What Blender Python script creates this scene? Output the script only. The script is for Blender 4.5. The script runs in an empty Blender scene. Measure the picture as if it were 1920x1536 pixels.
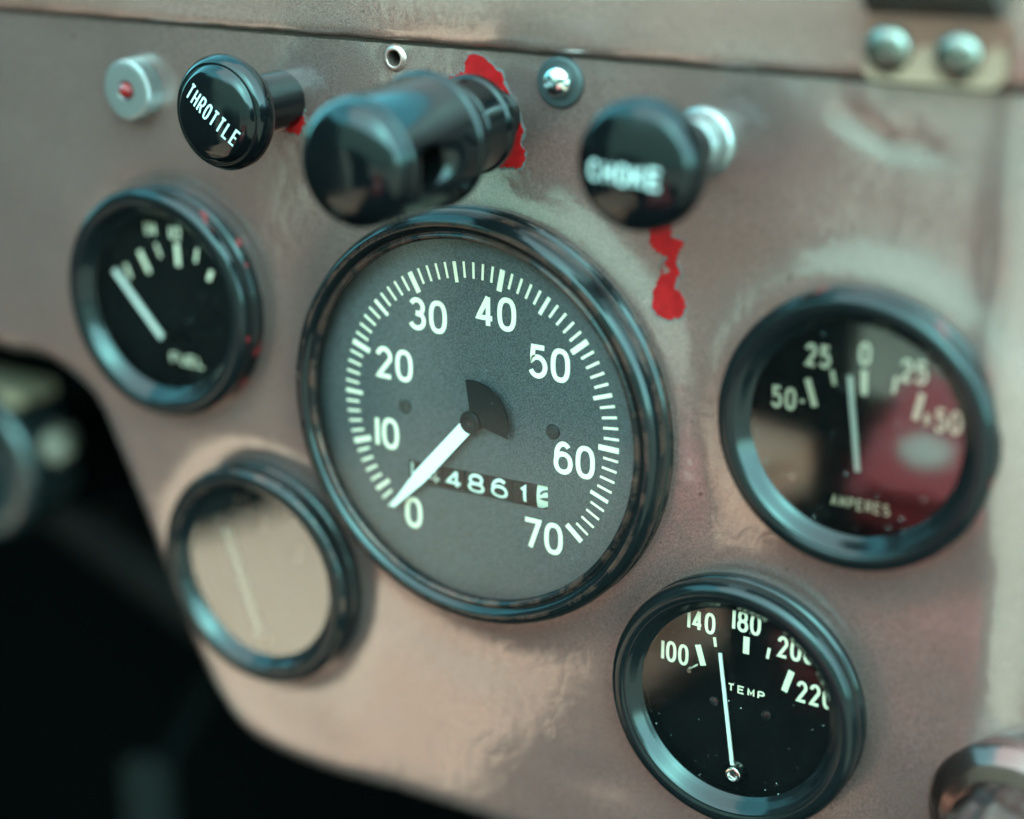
import bpy, bmesh, math, random
import numpy as np
from mathutils import Vector, Matrix
from mathutils.geometry import delaunay_2d_cdt

random.seed(4)
sc = bpy.context.scene
C = sc.collection
MM = 0.001
# Everything on the dash is measured in millimetres in the panel's own axes:
# u = right, v = up, n = out of the panel towards the seats; world = (u, -n, v).
def W(u, v, n=0.0):
    return Vector((u, -n, v)) * MM

# ------------------------------------------------------------------ camera
cam_d = bpy.data.cameras.new('camera')
cam = bpy.data.objects.new('camera', cam_d)
C.objects.link(cam)
right = Vector((0.8538, -0.0042, -0.5205))
down = Vector((0.1676, -0.9445, 0.2825))
fwd = Vector((-0.4928, -0.3285, -0.8057))
def wdir(d):
    return Vector((d[0], -d[2], d[1]))
rx, ry, rz = wdir(right), -wdir(down), -wdir(fwd)
M = Matrix(((rx.x, ry.x, rz.x, 0), (rx.y, ry.y, rz.y, 0), (rx.z, ry.z, rz.z, 0), (0, 0, 0, 1)))
cam.matrix_world = Matrix.Translation(W(212.335, 139.166, 335.157)) @ M
cam_d.sensor_width = 36.0
cam_d.lens = 3361.74 / 1920 * 36.0
cam_d.clip_start = 0.01
cam_d.clip_end = 500
cam_d.dof.use_dof = True
cam_d.dof.focus_distance = 0.407
cam_d.dof.aperture_fstop = 3.5
sc.camera = cam

# ------------------------------------------------------------------ light
SUN = Vector((0.42, -0.58, 0.70)).normalized()          # world direction towards the sun
world = bpy.data.worlds.new('World')
sc.world = world
world.use_nodes = True
wn = world.node_tree
bg = wn.nodes['Background']
sky = wn.nodes.new('ShaderNodeTexSky')
sky.sky_type = 'NISHITA'
sky.sun_disc = False
sky.sun_elevation = math.asin(SUN.z)
sky.sun_rotation = math.atan2(SUN.x, SUN.y)
sky.air_density = 1.0
sky.dust_density = 1.2
tint = wn.nodes.new('ShaderNodeMix')
tint.data_type = 'RGBA'
tint.blend_type = 'MULTIPLY'
tint.inputs[0].default_value = 1.0
tint.inputs[7].default_value = (0.26, 0.98, 0.99, 1)     # the photograph's cyan-green grade of its blue sky
hs = wn.nodes.new('ShaderNodeHueSaturation')
hs.inputs['Saturation'].default_value = 0.4
wn.links.new(sky.outputs[0], hs.inputs['Color'])
wn.links.new(hs.outputs[0], tint.inputs[6])
wn.links.new(tint.outputs[2], bg.inputs[0])
bg.inputs[1].default_value = 0.15
sun_d = bpy.data.lights.new('sun', 'SUN')
sun_d.energy = 0.6
sun_d.angle = math.radians(110)
sun_d.color = (1.0, 0.73, 0.57)
sun = bpy.data.objects.new('sun', sun_d)
C.objects.link(sun)
sun.rotation_euler = SUN.to_track_quat('Z', 'Y').to_euler()
sun.location = SUN * 3
sc.view_settings.view_transform = 'Standard'
sc.view_settings.look = 'None'
sc.view_settings.gamma = 1.0
sc.view_settings.exposure = 4.02
sc.cycles.max_bounces = 10
sc.cycles.transparent_max_bounces = 12
sc.cycles.sample_clamp_indirect = 8

# ------------------------------------------------------------------ materials
def mat(name):
    m = bpy.data.materials.new(name)
    m.use_nodes = True
    nt = m.node_tree
    return m, nt, nt.nodes['Principled BSDF']

def principled(name, col, rough=0.5, metal=0.0, coat=0.0, coat_r=0.1, spec=0.5):
    m, nt, b = mat(name)
    b.inputs['Base Color'].default_value = (*col, 1)
    b.inputs['Roughness'].default_value = rough
    b.inputs['Metallic'].default_value = metal
    b.inputs['Coat Weight'].default_value = coat
    b.inputs['Coat Roughness'].default_value = coat_r
    b.inputs['Specular IOR Level'].default_value = spec
    b.inputs['Specular IOR Level'].default_value = spec
    return m

def N(nt, kind, **kw):
    n = nt.nodes.new(kind)
    for k, v in kw.items():
        if k.startswith('i_'):
            key = k[2:].replace('_', ' ')
            n.inputs[key].default_value = v
        else:
            setattr(n, k, v)
    return n

def noise(nt, scale, detail=3, rough=0.5, coord=None):
    tc = coord or N(nt, 'ShaderNodeTexCoord').outputs['Object']
    n = N(nt, 'ShaderNodeTexNoise')
    n.inputs['Scale'].default_value = scale
    n.inputs['Detail'].default_value = detail
    n.inputs['Roughness'].default_value = rough
    nt.links.new(tc, n.inputs['Vector'])
    return n

def ramp(nt, src, stops):
    r = N(nt, 'ShaderNodeValToRGB')
    el = r.color_ramp.elements
    while len(el) < len(stops):
        el.new(0.5)
    for e, (p, c) in zip(el, stops):
        e.position = p
        e.color = (*c, 1) if len(c) == 3 else c
    nt.links.new(src, r.inputs[0])
    return r

def bump(nt, src, strength, dist, prev=None):
    b = N(nt, 'ShaderNodeBump')
    b.inputs['Strength'].default_value = strength
    b.inputs['Distance'].default_value = dist
    nt.links.new(src, b.inputs['Height'])
    if prev:
        nt.links.new(prev.outputs[0], b.inputs['Normal'])
    return b

def add_dust(nt, b, col, rough, amount=0.5, scale=900, rvar=0.12):
    """speckle and smudge on a dark surface: colour and roughness vary a little"""
    n1 = noise(nt, scale, 4, 0.6)
    n2 = noise(nt, scale / 14, 3, 0.6)
    r = ramp(nt, n1.outputs[0], [(0.55, col), (0.82, tuple(min(1, c + 0.004 * amount + c * amount) for c in col))])
    nt.links.new(r.outputs[0], b.inputs['Base Color'])
    mr = N(nt, 'ShaderNodeMapRange')
    mr.inputs[1].default_value = 0.35
    mr.inputs[2].default_value = 0.7
    mr.inputs[3].default_value = max(0.02, rough - rvar * 0.5)
    mr.inputs[4].default_value = rough + rvar
    nt.links.new(n2.outputs[0], mr.inputs[0])
    nt.links.new(mr.outputs[0], b.inputs['Roughness'])

def paint_metal(name, c1, c2, rough=0.35, metal=0.78, coat=1.0):
    m, nt, b = mat(name)
    tc = N(nt, 'ShaderNodeTexCoord').outputs['Object']
    grain = noise(nt, 2600, 2, 0.6, tc)
    patch = noise(nt, 22, 4, 0.6, tc)
    cr = ramp(nt, patch.outputs[0], [(0.3, c1), (0.72, c2)])
    gr = ramp(nt, grain.outputs[0], [(0.3, (0.55, 0.55, 0.55)), (0.7, (1.4, 1.4, 1.4))])
    mx = N(nt, 'ShaderNodeMix', data_type='RGBA', blend_type='MULTIPLY')
    mx.inputs[0].default_value = 0.8
    nt.links.new(cr.outputs[0], mx.inputs[6])
    nt.links.new(gr.outputs[0], mx.inputs[7])
    # specks of bare primer and dark grime, with a few rubbed streaks
    sp = noise(nt, 420, 2, 0.4, tc)
    sk = ramp(nt, sp.outputs[0], [(0.20, (0.25, 0.22, 0.20)), (0.265, (1, 1, 1)), (0.745, (1, 1, 1)), (0.79, (1.7, 1.65, 1.55))])
    mp = N(nt, 'ShaderNodeMapping')
    mp.inputs['Scale'].default_value = (14, 60, 260)
    mp.inputs['Rotation'].default_value = (0, 0.5, 0)
    nt.links.new(tc, mp.inputs[0])
    st = noise(nt, 1.0, 5, 0.7, mp.outputs[0])
    sr_ = ramp(nt, st.outputs[0], [(0.30, (0.90, 0.89, 0.88)), (0.42, (1, 1, 1)), (0.66, (1, 1, 1)), (0.76, (1.1, 1.09, 1.08))])
    m2 = N(nt, 'ShaderNodeMix', data_type='RGBA', blend_type='MULTIPLY')
    m2.inputs[0].default_value = 0.8
    nt.links.new(mx.outputs[2], m2.inputs[6])
    nt.links.new(sk.outputs[0], m2.inputs[7])
    m3 = N(nt, 'ShaderNodeMix', data_type='RGBA', blend_type='MULTIPLY')
    m3.inputs[0].default_value = 0.8
    nt.links.new(m2.outputs[2], m3.inputs[6])
    nt.links.new(sr_.outputs[0], m3.inputs[7])
    nt.links.new(m3.outputs[2], b.inputs['Base Color'])
    b.inputs['Metallic'].default_value = metal
    b.inputs['Roughness'].default_value = rough
    b.inputs['Coat Weight'].default_value = coat
    b.inputs['Coat IOR'].default_value = 1.75
    # clear coat: glossy where clean, dull where rubbed
    rub = noise(nt, 30, 5, 0.65, tc)
    mr = N(nt, 'ShaderNodeMapRange')
    for i, v in enumerate((0.34, 0.68, 0.09, 0.17), 1):
        mr.inputs[i].default_value = v
    nt.links.new(rub.outputs[0], mr.inputs[0])
    nt.links.new(mr.outputs[0], b.inputs['Coat Roughness'])
    peel = noise(nt, 330, 2, 0.5, tc)
    wave = noise(nt, 42, 3, 0.55, tc)
    b1 = bump(nt, grain.outputs[0], 0.5, 0.0002)
    nt.links.new(b1.outputs[0], b.inputs['Normal'])
    b2 = bump(nt, peel.outputs[0], 0.35, 0.00025)
    b3 = bump(nt, wave.outputs[0], 0.12, 0.002, b2)
    nt.links.new(b3.outputs[0], b.inputs['Coat Normal'])
    return m

M_PANEL = paint_metal('taupe_metal_paint', (0.165, 0.088, 0.080), (0.194, 0.105, 0.095))
M_RAIL = paint_metal('rail_metal_paint', (0.205, 0.102, 0.086), (0.265, 0.136, 0.116), 0.40, 0.7, 0.8)

def black_gloss(name, col=(0.003, 0.0033, 0.0036), rough=0.13, red=False, worn=None, coat_r=0.16, cior=1.5, coat_w=0.0, spec=0.20):
    m, nt, b = mat(name)
    add_dust(nt, b, col, rough, 0.5, 1300, 0.12)
    b.inputs['Coat Weight'].default_value = coat_w
    b.inputs['Coat IOR'].default_value = cior
    b.inputs['Coat Roughness'].default_value = coat_r
    b.inputs['Specular IOR Level'].default_value = spec
    base_in = b.inputs['Base Color']
    tc = N(nt, 'ShaderNodeTexCoord').outputs['Object']
    sep = N(nt, 'ShaderNodeSeparateXYZ')
    nt.links.new(tc, sep.inputs[0])
    cmb = N(nt, 'ShaderNodeCombineXYZ')
    nt.links.new(sep.outputs[0], cmb.inputs[0])
    nt.links.new(sep.outputs[2], cmb.inputs[1])
    ln = N(nt, 'ShaderNodeVectorMath', operation='LENGTH')
    nt.links.new(cmb.outputs[0], ln.inputs[0])
    def mixin(mask, colour, rough_to=None, metal_to=None):
        src = base_in.links[0].from_socket
        mx = N(nt, 'ShaderNodeMix', data_type='RGBA')
        nt.links.new(mask, mx.inputs[0])
        nt.links.new(src, mx.inputs[6])
        mx.inputs[7].default_value = (*colour, 1)
        nt.links.new(mx.outputs[2], base_in)
        if metal_to is not None:
            mm = N(nt, 'ShaderNodeMath', operation='MULTIPLY')
            mm.inputs[1].default_value = metal_to
            nt.links.new(mask, mm.inputs[0])
            nt.links.new(mm.outputs[0], b.inputs['Metallic'])
    if worn:
        # bare copper-brown metal where the crests of the ring have rubbed through
        parts = None
        for rad, wid in worn:
            cmp = N(nt, 'ShaderNodeMath', operation='COMPARE')
            cmp.inputs[1].default_value = rad * MM
            cmp.inputs[2].default_value = wid * MM
            nt.links.new(ln.outputs['Value'], cmp.inputs[0])
            if parts is None:
                parts = cmp.outputs[0]
            else:
                ad = N(nt, 'ShaderNodeMath', operation='MAXIMUM')
                nt.links.new(parts, ad.inputs[0])
                nt.links.new(cmp.outputs[0], ad.inputs[1])
                parts = ad.outputs[0]
        nz = noise(nt, 190, 6, 0.7, tc)
        rr = ramp(nt, nz.outputs[0], [(0.45, (0, 0, 0)), (0.70, (1, 1, 1))])
        mu = N(nt, 'ShaderNodeMath', operation='MULTIPLY')
        nt.links.new(parts, mu.inputs[0])
        nt.links.new(rr.outputs[0], mu.inputs[1])
        mixin(mu.outputs[0], (0.06, 0.026, 0.020), metal_to=0.5)
    if red:
        # remains of red paint on the outer wall of the ring
        gt = N(nt, 'ShaderNodeMath', operation='GREATER_THAN')
        gt.inputs[1].default_value = 29.8 * MM
        nt.links.new(ln.outputs['Value'], gt.inputs[0])
        nz = noise(nt, 150, 3, 0.6, tc)
        rr = ramp(nt, nz.outputs[0], [(0.585, (0, 0, 0)), (0.61, (1, 1, 1))])
        mu = N(nt, 'ShaderNodeMath', operation='MULTIPLY')
        nt.links.new(gt.outputs[0], mu.inputs[0])
        nt.links.new(rr.outputs[0], mu.inputs[1])
        mixin(mu.outputs[0], (0.13, 0.008, 0.010))
    return m

M_BEZEL = black_gloss('black_bezel_enamel')
M_BEZEL_RED = black_gloss('black_bezel_enamel_with_red_remains', red=True)
M_BEZEL_WORN = black_gloss('black_bezel_enamel_rubbed', rough=0.16, worn=[(47.4, 0.55), (44.4, 0.9), (49.9, 0.25)])
M_BEZEL_BROWN = black_gloss('black_bezel_enamel_brown_crest', worn=[(29.2, 0.5), (25.9, 0.4)])
M_KNOB = black_gloss('black_knob_plastic', (0.0015, 0.0017, 0.002), 0.10, spec=.22)
M_RUBBER = principled('dark_rubber', (0.008, 0.009, 0.0095), 0.55)
M_FAN = principled('matt_black_pointer', (0.003, 0.003, 0.0032), 0.6, spec=.2)
M_BLACK = principled('black_paint_and_shade', (0.0006, 0.0006, 0.0006), 0.7, spec=0.02)
M_PRINT = principled('cream_print', (0.88, 0.72, 0.55), 0.7)
M_WHITE = principled('white_needle_paint', (0.85, 0.80, 0.74), 0.5)
M_KNOBPRINT = principled('white_filled_engraving', (0.27, 0.28, 0.27), 0.6)
M_DIGIT = principled('odometer_white_print', (0.70, 0.68, 0.60), 0.6)
M_CHROME = principled('chrome', (0.72, 0.72, 0.70), 0.14, 1.0)
M_STEEL = principled('steel', (0.13, 0.112, 0.098), 0.36, 1.0)
M_DARKSTEEL = principled('blackened_screw', (0.07, 0.06, 0.06), 0.25, 0.9)
M_ALU = principled('brushed_aluminium', (0.20, 0.185, 0.18), 0.38, 0.85)
M_BRASS = principled('brass', (0.30, 0.14, 0.05), 0.3, 1.0)
M_JEWEL = principled('red_jewel', (0.10, 0.001, 0.0015), 0.12, 0.0, 0.0, 0.03)
M_BRONZE = principled('dark_bronze_chrome', (0.075, 0.036, 0.032), 0.2, 0.9, 0.1, 0.05)
M_RUST_SHADE = principled('rust_and_gap_shade', (0.045, 0.02, 0.015), 0.7, 0.2)  # rust brown, darkened to carry the shade of the seam gap

def dial_black():
    m, nt, b = mat('black_dial')
    add_dust(nt, b, (0.0012, 0.0013, 0.0014), 0.5, 0.1, 2500, 0.1)
    b.inputs['Specular IOR Level'].default_value = 0.04
    return m
M_DIAL = dial_black()

def dial_wrinkle():
    m, nt, b = mat('grey_wrinkle_dial')
    tc = N(nt, 'ShaderNodeTexCoord').outputs['Object']
    v = N(nt, 'ShaderNodeTexVoronoi', feature='DISTANCE_TO_EDGE')
    v.inputs['Scale'].default_value = 1500
    wob = noise(nt, 2500, 2, 0.5, tc)
    mixv = N(nt, 'ShaderNodeMix', data_type='RGBA', blend_type='LINEAR_LIGHT')
    mixv.inputs[0].default_value = 0.0006
    nt.links.new(tc, mixv.inputs[6])
    nt.links.new(wob.outputs['Color'], mixv.inputs[7])
    nt.links.new(mixv.outputs[2], v.inputs['Vector'])
    r = ramp(nt, v.outputs['Distance'], [(0.0, (0.014, 0.015, 0.016)), (0.16, (0.072, 0.068, 0.072))])
    nt.links.new(r.outputs[0], b.inputs['Base Color'])
    b.inputs['Roughness'].default_value = 0.55
    bp = bump(nt, v.outputs['Distance'], 0.5, 0.0001)
    nt.links.new(bp.outputs[0], b.inputs['Normal'])
    return m
M_SPEEDDIAL = dial_wrinkle()

def red_paint():
    m, nt, b = mat('old_red_paint')
    n1 = noise(nt, 420, 6, 0.7)
    r = ramp(nt, n1.outputs[0], [(0.27, (0.05, 0.06, 0.07)), (0.32, (0.13, 0.002, 0.0025)), (0.7, (0.22, 0.004, 0.005))])
    nt.links.new(r.outputs[0], b.inputs['Base Color'])
    b.inputs['Roughness'].default_value = 0.4
    b.inputs['Specular IOR Level'].default_value = 0.1
    bp = bump(nt, n1.outputs[0], 0.4, 0.0004)
    nt.links.new(bp.outputs[0], b.inputs['Normal'])
    return m
M_RED = red_paint()
M_PRIMER = principled('grey_primer_edge', (0.05, 0.045, 0.043), .7)

def glass_mat(name, ior=1.5, dust=0.02, tintc=(0.98, 0.99, 0.99), rough=.03):
    m = bpy.data.materials.new(name)
    m.use_nodes = True
    nt = m.node_tree
    nt.nodes.clear()
    out = N(nt, 'ShaderNodeOutputMaterial')
    tr = N(nt, 'ShaderNodeBsdfTransparent')
    tr.inputs[0].default_value = (*tintc, 1)
    gl = N(nt, 'ShaderNodeBsdfGlossy')
    gl.inputs['Roughness'].default_value = rough
    fr = N(nt, 'ShaderNodeFresnel')
    fr.inputs[0].default_value = ior
    mx = N(nt, 'ShaderNodeMixShader')
    nt.links.new(fr.outputs[0], mx.inputs[0])
    nt.links.new(tr.outputs[0], mx.inputs[1])
    nt.links.new(gl.outputs[0], mx.inputs[2])
    df = N(nt, 'ShaderNodeBsdfDiffuse')
    df.inputs[0].default_value = (0.7, 0.7, 0.68, 1)
    mx2 = N(nt, 'ShaderNodeMixShader')
    film = noise(nt, 60, 4, 0.6)
    speck = noise(nt, 1900, 1, 0.3)
    sr = ramp(nt, speck.outputs[0], [(0.79, (0, 0, 0)), (0.83, (0.45, 0.45, 0.45))])
    fm = ramp(nt, film.outputs[0], [(0.3, (dust * 0.5,) * 3), (0.75, (dust * 1.6,) * 3)])
    ad = N(nt, 'ShaderNodeMath', operation='ADD')
    nt.links.new(sr.outputs[0], ad.inputs[0])
    nt.links.new(fm.outputs[0], ad.inputs[1])
    nt.links.new(ad.outputs[0], mx2.inputs[0])
    nt.links.new(mx.outputs[0], mx2.inputs[1])
    nt.links.new(df.outputs[0], mx2.inputs[2])
    nt.links.new(mx2.outputs[0], out.inputs[0])
    return m
M_GLASS = glass_mat('gauge_glass', 1.5, 0.0015)
M_GLASS_AMP = glass_mat('shiny_ammeter_glass', 1.9, 0.001, rough=.08)
M_GLASS_SPEED = glass_mat('dusty_speedometer_glass', 1.40, 0.002, rough=.10)
M_GLASS_GLARE = glass_mat('glare_gauge_glass', 2.35, 0.003)  # untinted; reflectivity raised to give the oil gauge its bright glare

# ------------------------------------------------------------------ mesh helpers
def finish(name, bm, material, parent=None, loc=None, smooth=True, angle=32):
    bmesh.ops.recalc_face_normals(bm, faces=bm.faces[:])
    lim = math.radians(angle)
    for f in bm.faces:
        f.smooth = smooth
    for e in bm.edges:
        if len(e.link_faces) == 2 and e.calc_face_angle(0) > lim:
            e.smooth = False
    me = bpy.data.meshes.new(name)
    bm.to_mesh(me)
    bm.free()
    me.materials.append(material)
    o = bpy.data.objects.new(name, me)
    C.objects.link(o)
    if parent:
        o.parent = parent
    if loc is not None:
        o.location = loc
    return o

def share(name, me, parent, loc, rot=None):
    o = bpy.data.objects.new(name, me)
    C.objects.link(o)
    o.parent = parent
    o.location = loc
    if rot is not None:
        o.rotation_euler = rot
    return o

def thing(name, u, v, n, label, cat, group=None):
    o = bpy.data.objects.new(name, None)
    o.empty_display_size = 0.01
    C.objects.link(o)
    o.location = W(u, v, n)
    return tag(o, label, cat, group)

def tag(o, label, cat, group=None):
    o['label'] = label
    o['category'] = cat
    if group:
        o['group'] = group
    return o

def soften(prof, r=0.4, seg=4):
    out = [prof[0]]
    for a, b, c in zip(prof, prof[1:], prof[2:]):
        a, b, c = Vector(a), Vector(b), Vector(c)
        l1, l2 = (a - b).length, (c - b).length
        k = min(r, l1 * 0.45, l2 * 0.45)
        p, q = b + (a - b).normalized() * k, b + (c - b).normalized() * k
        for i in range(seg + 1):
            t = i / seg
            out.append(tuple(p * (1 - t) ** 2 + b * 2 * t * (1 - t) + q * t * t))
    out.append(prof[-1])
    return out

def lathe(prof, seg=96, bm=None, c=(0, 0), axis=None, a0=0.0):
    """profile of (radius, n) in mm spun round the n axis"""
    bm = bm or bmesh.new()
    rings = []
    for r, z in prof:
        if r < 1e-6:
            rings.append([bm.verts.new(W(c[0], c[1], z))])
        else:
            rings.append([bm.verts.new(W(c[0] + r * math.cos(a0 + 2 * math.pi * i / seg), c[1] + r * math.sin(a0 + 2 * math.pi * i / seg), z)) for i in range(seg)])
    for A, B in zip(rings, rings[1:]):
        for i in range(seg):
            j = (i + 1) % seg
            if len(A) == 1 and len(B) == 1:
                continue
            if len(A) == 1:
                bm.faces.new((A[0], B[i], B[j]))
            elif len(B) == 1:
                bm.faces.new((A[i], A[j], B[0]))
            else:
                bm.faces.new((A[i], A[j], B[j], B[i]))
    return bm

def boxm(bm, u0, u1, v0, v1, n0, n1):
    vs = [bm.verts.new(W(u, v, n)) for u in (u0, u1) for v in (v0, v1) for n in (n0, n1)]
    for q in ((0, 1, 3, 2), (4, 6, 7, 5), (0, 4, 5, 1), (2, 3, 7, 6), (0, 2, 6, 4), (1, 5, 7, 3)):
        bm.faces.new([vs[i] for i in q])
    return bm

def prism(bm, pts, n0, n1):
    a = [bm.verts.new(W(u, v, n0)) for u, v in pts]
    b = [bm.verts.new(W(u, v, n1)) for u, v in pts]
    bm.faces.new(a)
    bm.faces.new(b)
    for i in range(len(pts)):
        j = (i + 1) % len(pts)
        bm.faces.new((a[i], a[j], b[j], b[i]))
    return bm

def bevel_all(bm, w, seg=2, ang=30):
    es = [e for e in bm.edges if len(e.link_faces) == 2 and e.calc_face_angle(0) > math.radians(ang)]
    bmesh.ops.bevel(bm, geom=es, offset=w * MM, segments=seg, affect='EDGES', profile=0.5, clamp_overlap=True)
    return bm

def tube(path, rad, seg=16, bm=None, closed_ends=True):
    """tube along world-space points"""
    bm = bm or bmesh.new()
    rings = []
    ref = Vector((0, 0, 1))
    for i, p in enumerate(path):
        a = path[max(0, i - 1)]
        b = path[min(len(path) - 1, i + 1)]
        t = (b - a).normalized()
        x = t.cross(ref)
        if x.length < 0.01:
            x = t.cross(Vector((1, 0, 0)))
        x.normalize()
        y = x.cross(t)
        r = rad[i] if isinstance(rad, (list, tuple)) else rad
        rings.append([bm.verts.new(p + (x * math.cos(2 * math.pi * k / seg) + y * math.sin(2 * math.pi * k / seg)) * r) for k in range(seg)])
    for A, B in zip(rings, rings[1:]):
        for k in range(seg):
            bm.faces.new((A[k], A[(k + 1) % seg], B[(k + 1) % seg], B[k]))
    if closed_ends:
        bm.faces.new(rings[0])
        bm.faces.new(rings[-1])
    return bm

# ------------------------------------------------------------------ stroke lettering
def arc(cx, cy, rx_, ry_, a0, a1, k=14):
    return [(cx + rx_ * math.cos(math.radians(a0 + (a1 - a0) * i / k)), cy + ry_ * math.sin(math.radians(a0 + (a1 - a0) * i / k))) for i in range(k + 1)]

def oval(cx, cy, rx_, ry_, p=2.5, k=36):
    o = []
    for i in range(k):
        t = 2 * math.pi * i / k
        c, s = math.cos(t), math.sin(t)
        o.append((cx + rx_ * math.copysign(abs(c) ** (2 / p), c), cy + ry_ * math.copysign(abs(s) ** (2 / p), s)))
    return o

# centre lines in a 1 x 1 cell; (closed, points)
GL = {
    '0': [(1, oval(.5, .5, .5, .5))],
    '1': [(0, [(.5, 0), (.5, 1)])],
    'i': [(0, [(.62, 0), (.62, 1), (.30, .78)])],
    '2': [(0, arc(.5, .72, .47, .28, 170, -20) + [(.03, .0), (1, .0)])],
    '3': [(0, arc(.47, .745, .44, .255, 155, -75, 16) + [(.38, .53)]), (0, [(.38, .53)] + arc(.47, .27, .50, .27, 78, -158, 18))],
    '4': [(0, [(.70, 1), (.0, .27), (1.0, .27)]), (0, [(.70, 0), (.70, 1.0)])],
    '5': [(0, [(.92, 1), (.16, 1), (.08, .53)] + arc(.46, .33, .52, .33, 128, -155, 18))],
    '6': [(1, oval(.5, .32, .5, .32, 2.2)), (0, [(.03, .40)] + arc(.53, .55, .50, .45, 165, 48, 12))],
    '7': [(0, [(.0, 1), (1, 1), (.36, 0)])],
    '8': [(1, oval(.5, .75, .42, .25, 2.2)), (1, oval(.5, .26, .5, .26, 2.2))],
    '+': [(0, [(.0, .45), (1, .45)]), (0, [(.5, .15), (.5, .75)])],
    '-': [(0, [(.0, .5), (1, .5)])],
    '/': [(0, [(.1, -.05), (.9, 1.05)])],
    'T': [(0, [(0, 1), (1, 1)]), (0, [(.5, 1), (.5, 0)])],
    'H': [(0, [(0, 0), (0, 1)]), (0, [(1, 0), (1, 1)]), (0, [(0, .5), (1, .5)])],
    'R': [(0, [(0, 0), (0, 1)]), (0, [(0, 1), (.6, 1)] + arc(.6, .74, .4, .26, 80, -80, 10) + [(.6, .48), (0, .48)]), (0, [(.5, .48), (1, 0)])],
    'O': [(1, oval(.5, .5, .5, .5, 2.6))],
    'L': [(0, [(0, 1), (0, 0), (1, 0)])],
    'E': [(0, [(1, 1), (0, 1), (0, 0), (1, 0)]), (0, [(0, .52), (.85, .52)])],
    'C': [(0, arc(.52, .5, .5, .5, 42, 318, 24))],
    'K': [(0, [(0, 0), (0, 1)]), (0, [(.95, 1), (.05, .42)]), (0, [(.32, .60), (1, 0)])],
    'F': [(0, [(1, 1), (0, 1), (0, 0)]), (0, [(0, .52), (.85, .52)])],
    'U': [(0, [(0, 1), (0, .32)] + arc(.5, .32, .5, .32, 190, 350, 14) + [(1, .32), (1, 1)])],
    'A': [(0, [(0, 0), (.5, 1), (1, 0)]), (0, [(.2, .34), (.8, .34)])],
    'M': [(0, [(0, 0), (0, 1), (.5, .25), (1, 1), (1, 0)])],
    'P': [(0, [(0, 0), (0, 1)]), (0, [(0, 1), (.6, 1)] + arc(.6, .73, .4, .27, 80, -80, 10) + [(.6, .46), (0, .46)])],
    'S': [(0, arc(.5, .745, .46, .255, 35, 250, 14) + arc(.5, .26, .5, .26, 75, -145, 14))],
}
NARROW = {'1': .16, '-': .5, '+': .7, 'i': .75, '/': .6}

def strokes_to_bm(bm, strokes, t, put):
    """each stroke: (closed, pts) in mm; put(u, v, lift) -> world vertex"""
    for si, (closed, pts) in enumerate(strokes):
        P = [Vector(pts[0])]
        for p in list(pts[1:]) + ([pts[0]] if closed else []):
            p = Vector(p)
            kk = max(1, int((p - P[-1]).length / 0.7))
            a_ = P[-1]
            P += [a_.lerp(p, q / kk) for q in range(1, kk + 1)]
        Q = [P[0]]
        for p in P[1:]:
            if (p - Q[-1]).length > 1e-4:
                Q.append(p)
        if closed and (Q[0] - Q[-1]).length < 1e-4:
            Q.pop()
        k = len(Q)
        L, Rr = [], []
        for i in range(k):
            a = Q[i - 1] if (i > 0 or closed) else None
            c = Q[(i + 1) % k] if (i < k - 1 or closed) else None
            b = Q[i]
            d1 = (b - a).normalized() if a is not None else None
            d2 = (c - b).normalized() if c is not None else None
            if d1 is None:
                nrm, sc_ = Vector((-d2.y, d2.x)), 1
            elif d2 is None:
                nrm, sc_ = Vector((-d1.y, d1.x)), 1
            else:
                n1, n2 = Vector((-d1.y, d1.x)), Vector((-d2.y, d2.x))
                nrm = n1 + n2
                if nrm.length < 1e-3:
                    nrm = n1
                nrm.normalize()
                sc_ = min(1 / max(0.3, nrm.dot(n1)), 1.55)
            L.append(bm.verts.new(put(*(b + nrm * sc_ * t / 2), si * 0.006)))
            Rr.append(bm.verts.new(put(*(b - nrm * sc_ * t / 2), si * 0.006)))
        rng = range(k) if closed else range(k - 1)
        for i in rng:
            j = (i + 1) % k
            bm.faces.new((L[i], L[j], Rr[j], Rr[i]))

def text_strokes(s, h, w, gap, t):
    """glyph centre lines laid out and centred on 0,0; h, w = outer cap size"""
    out, x = [], 0
    for ch in s:
        if ch == ' ':
            x += w * 0.6 + gap
            continue
        cw = (w - t) * NARROW.get(ch, 1.0) if ch in NARROW else (w - t)
        if ch == '1':
            cw = 0.01
        for closed, pts in GL[ch]:
            out.append((closed, [(x + t / 2 + (0 if ch == '1' else px * cw), (py - .5) * (h - t)) for px, py in pts]))
        x += cw + t + gap
    tot = x - gap
    return [(c, [(px - tot / 2, py) for px, py in pts]) for c, pts in out]

def lettering(name, s, u, v, n, h, w, gap, t, material, parent, rot=0.0, warp=None):
    bm = bmesh.new()
    cr, sr = math.cos(rot), math.sin(rot)
    def put(x, y, lift):
        a, b = u + x * cr - y * sr, v + x * sr + y * cr
        z = n if warp is None else warp(a, b)
        return W(a, b, z + lift)
    strokes_to_bm(bm, text_strokes(s, h, w, gap, t), t, put)
    for f in bm.faces:
        if f.normal.y > 0:
            f.normal_flip()
    me = bpy.data.meshes.new(name)
    bm.to_mesh(me)
    bm.free()
    me.materials.append(material)
    o = bpy.data.objects.new(name, me)
    C.objects.link(o)
    o.parent = parent
    return o

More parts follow.
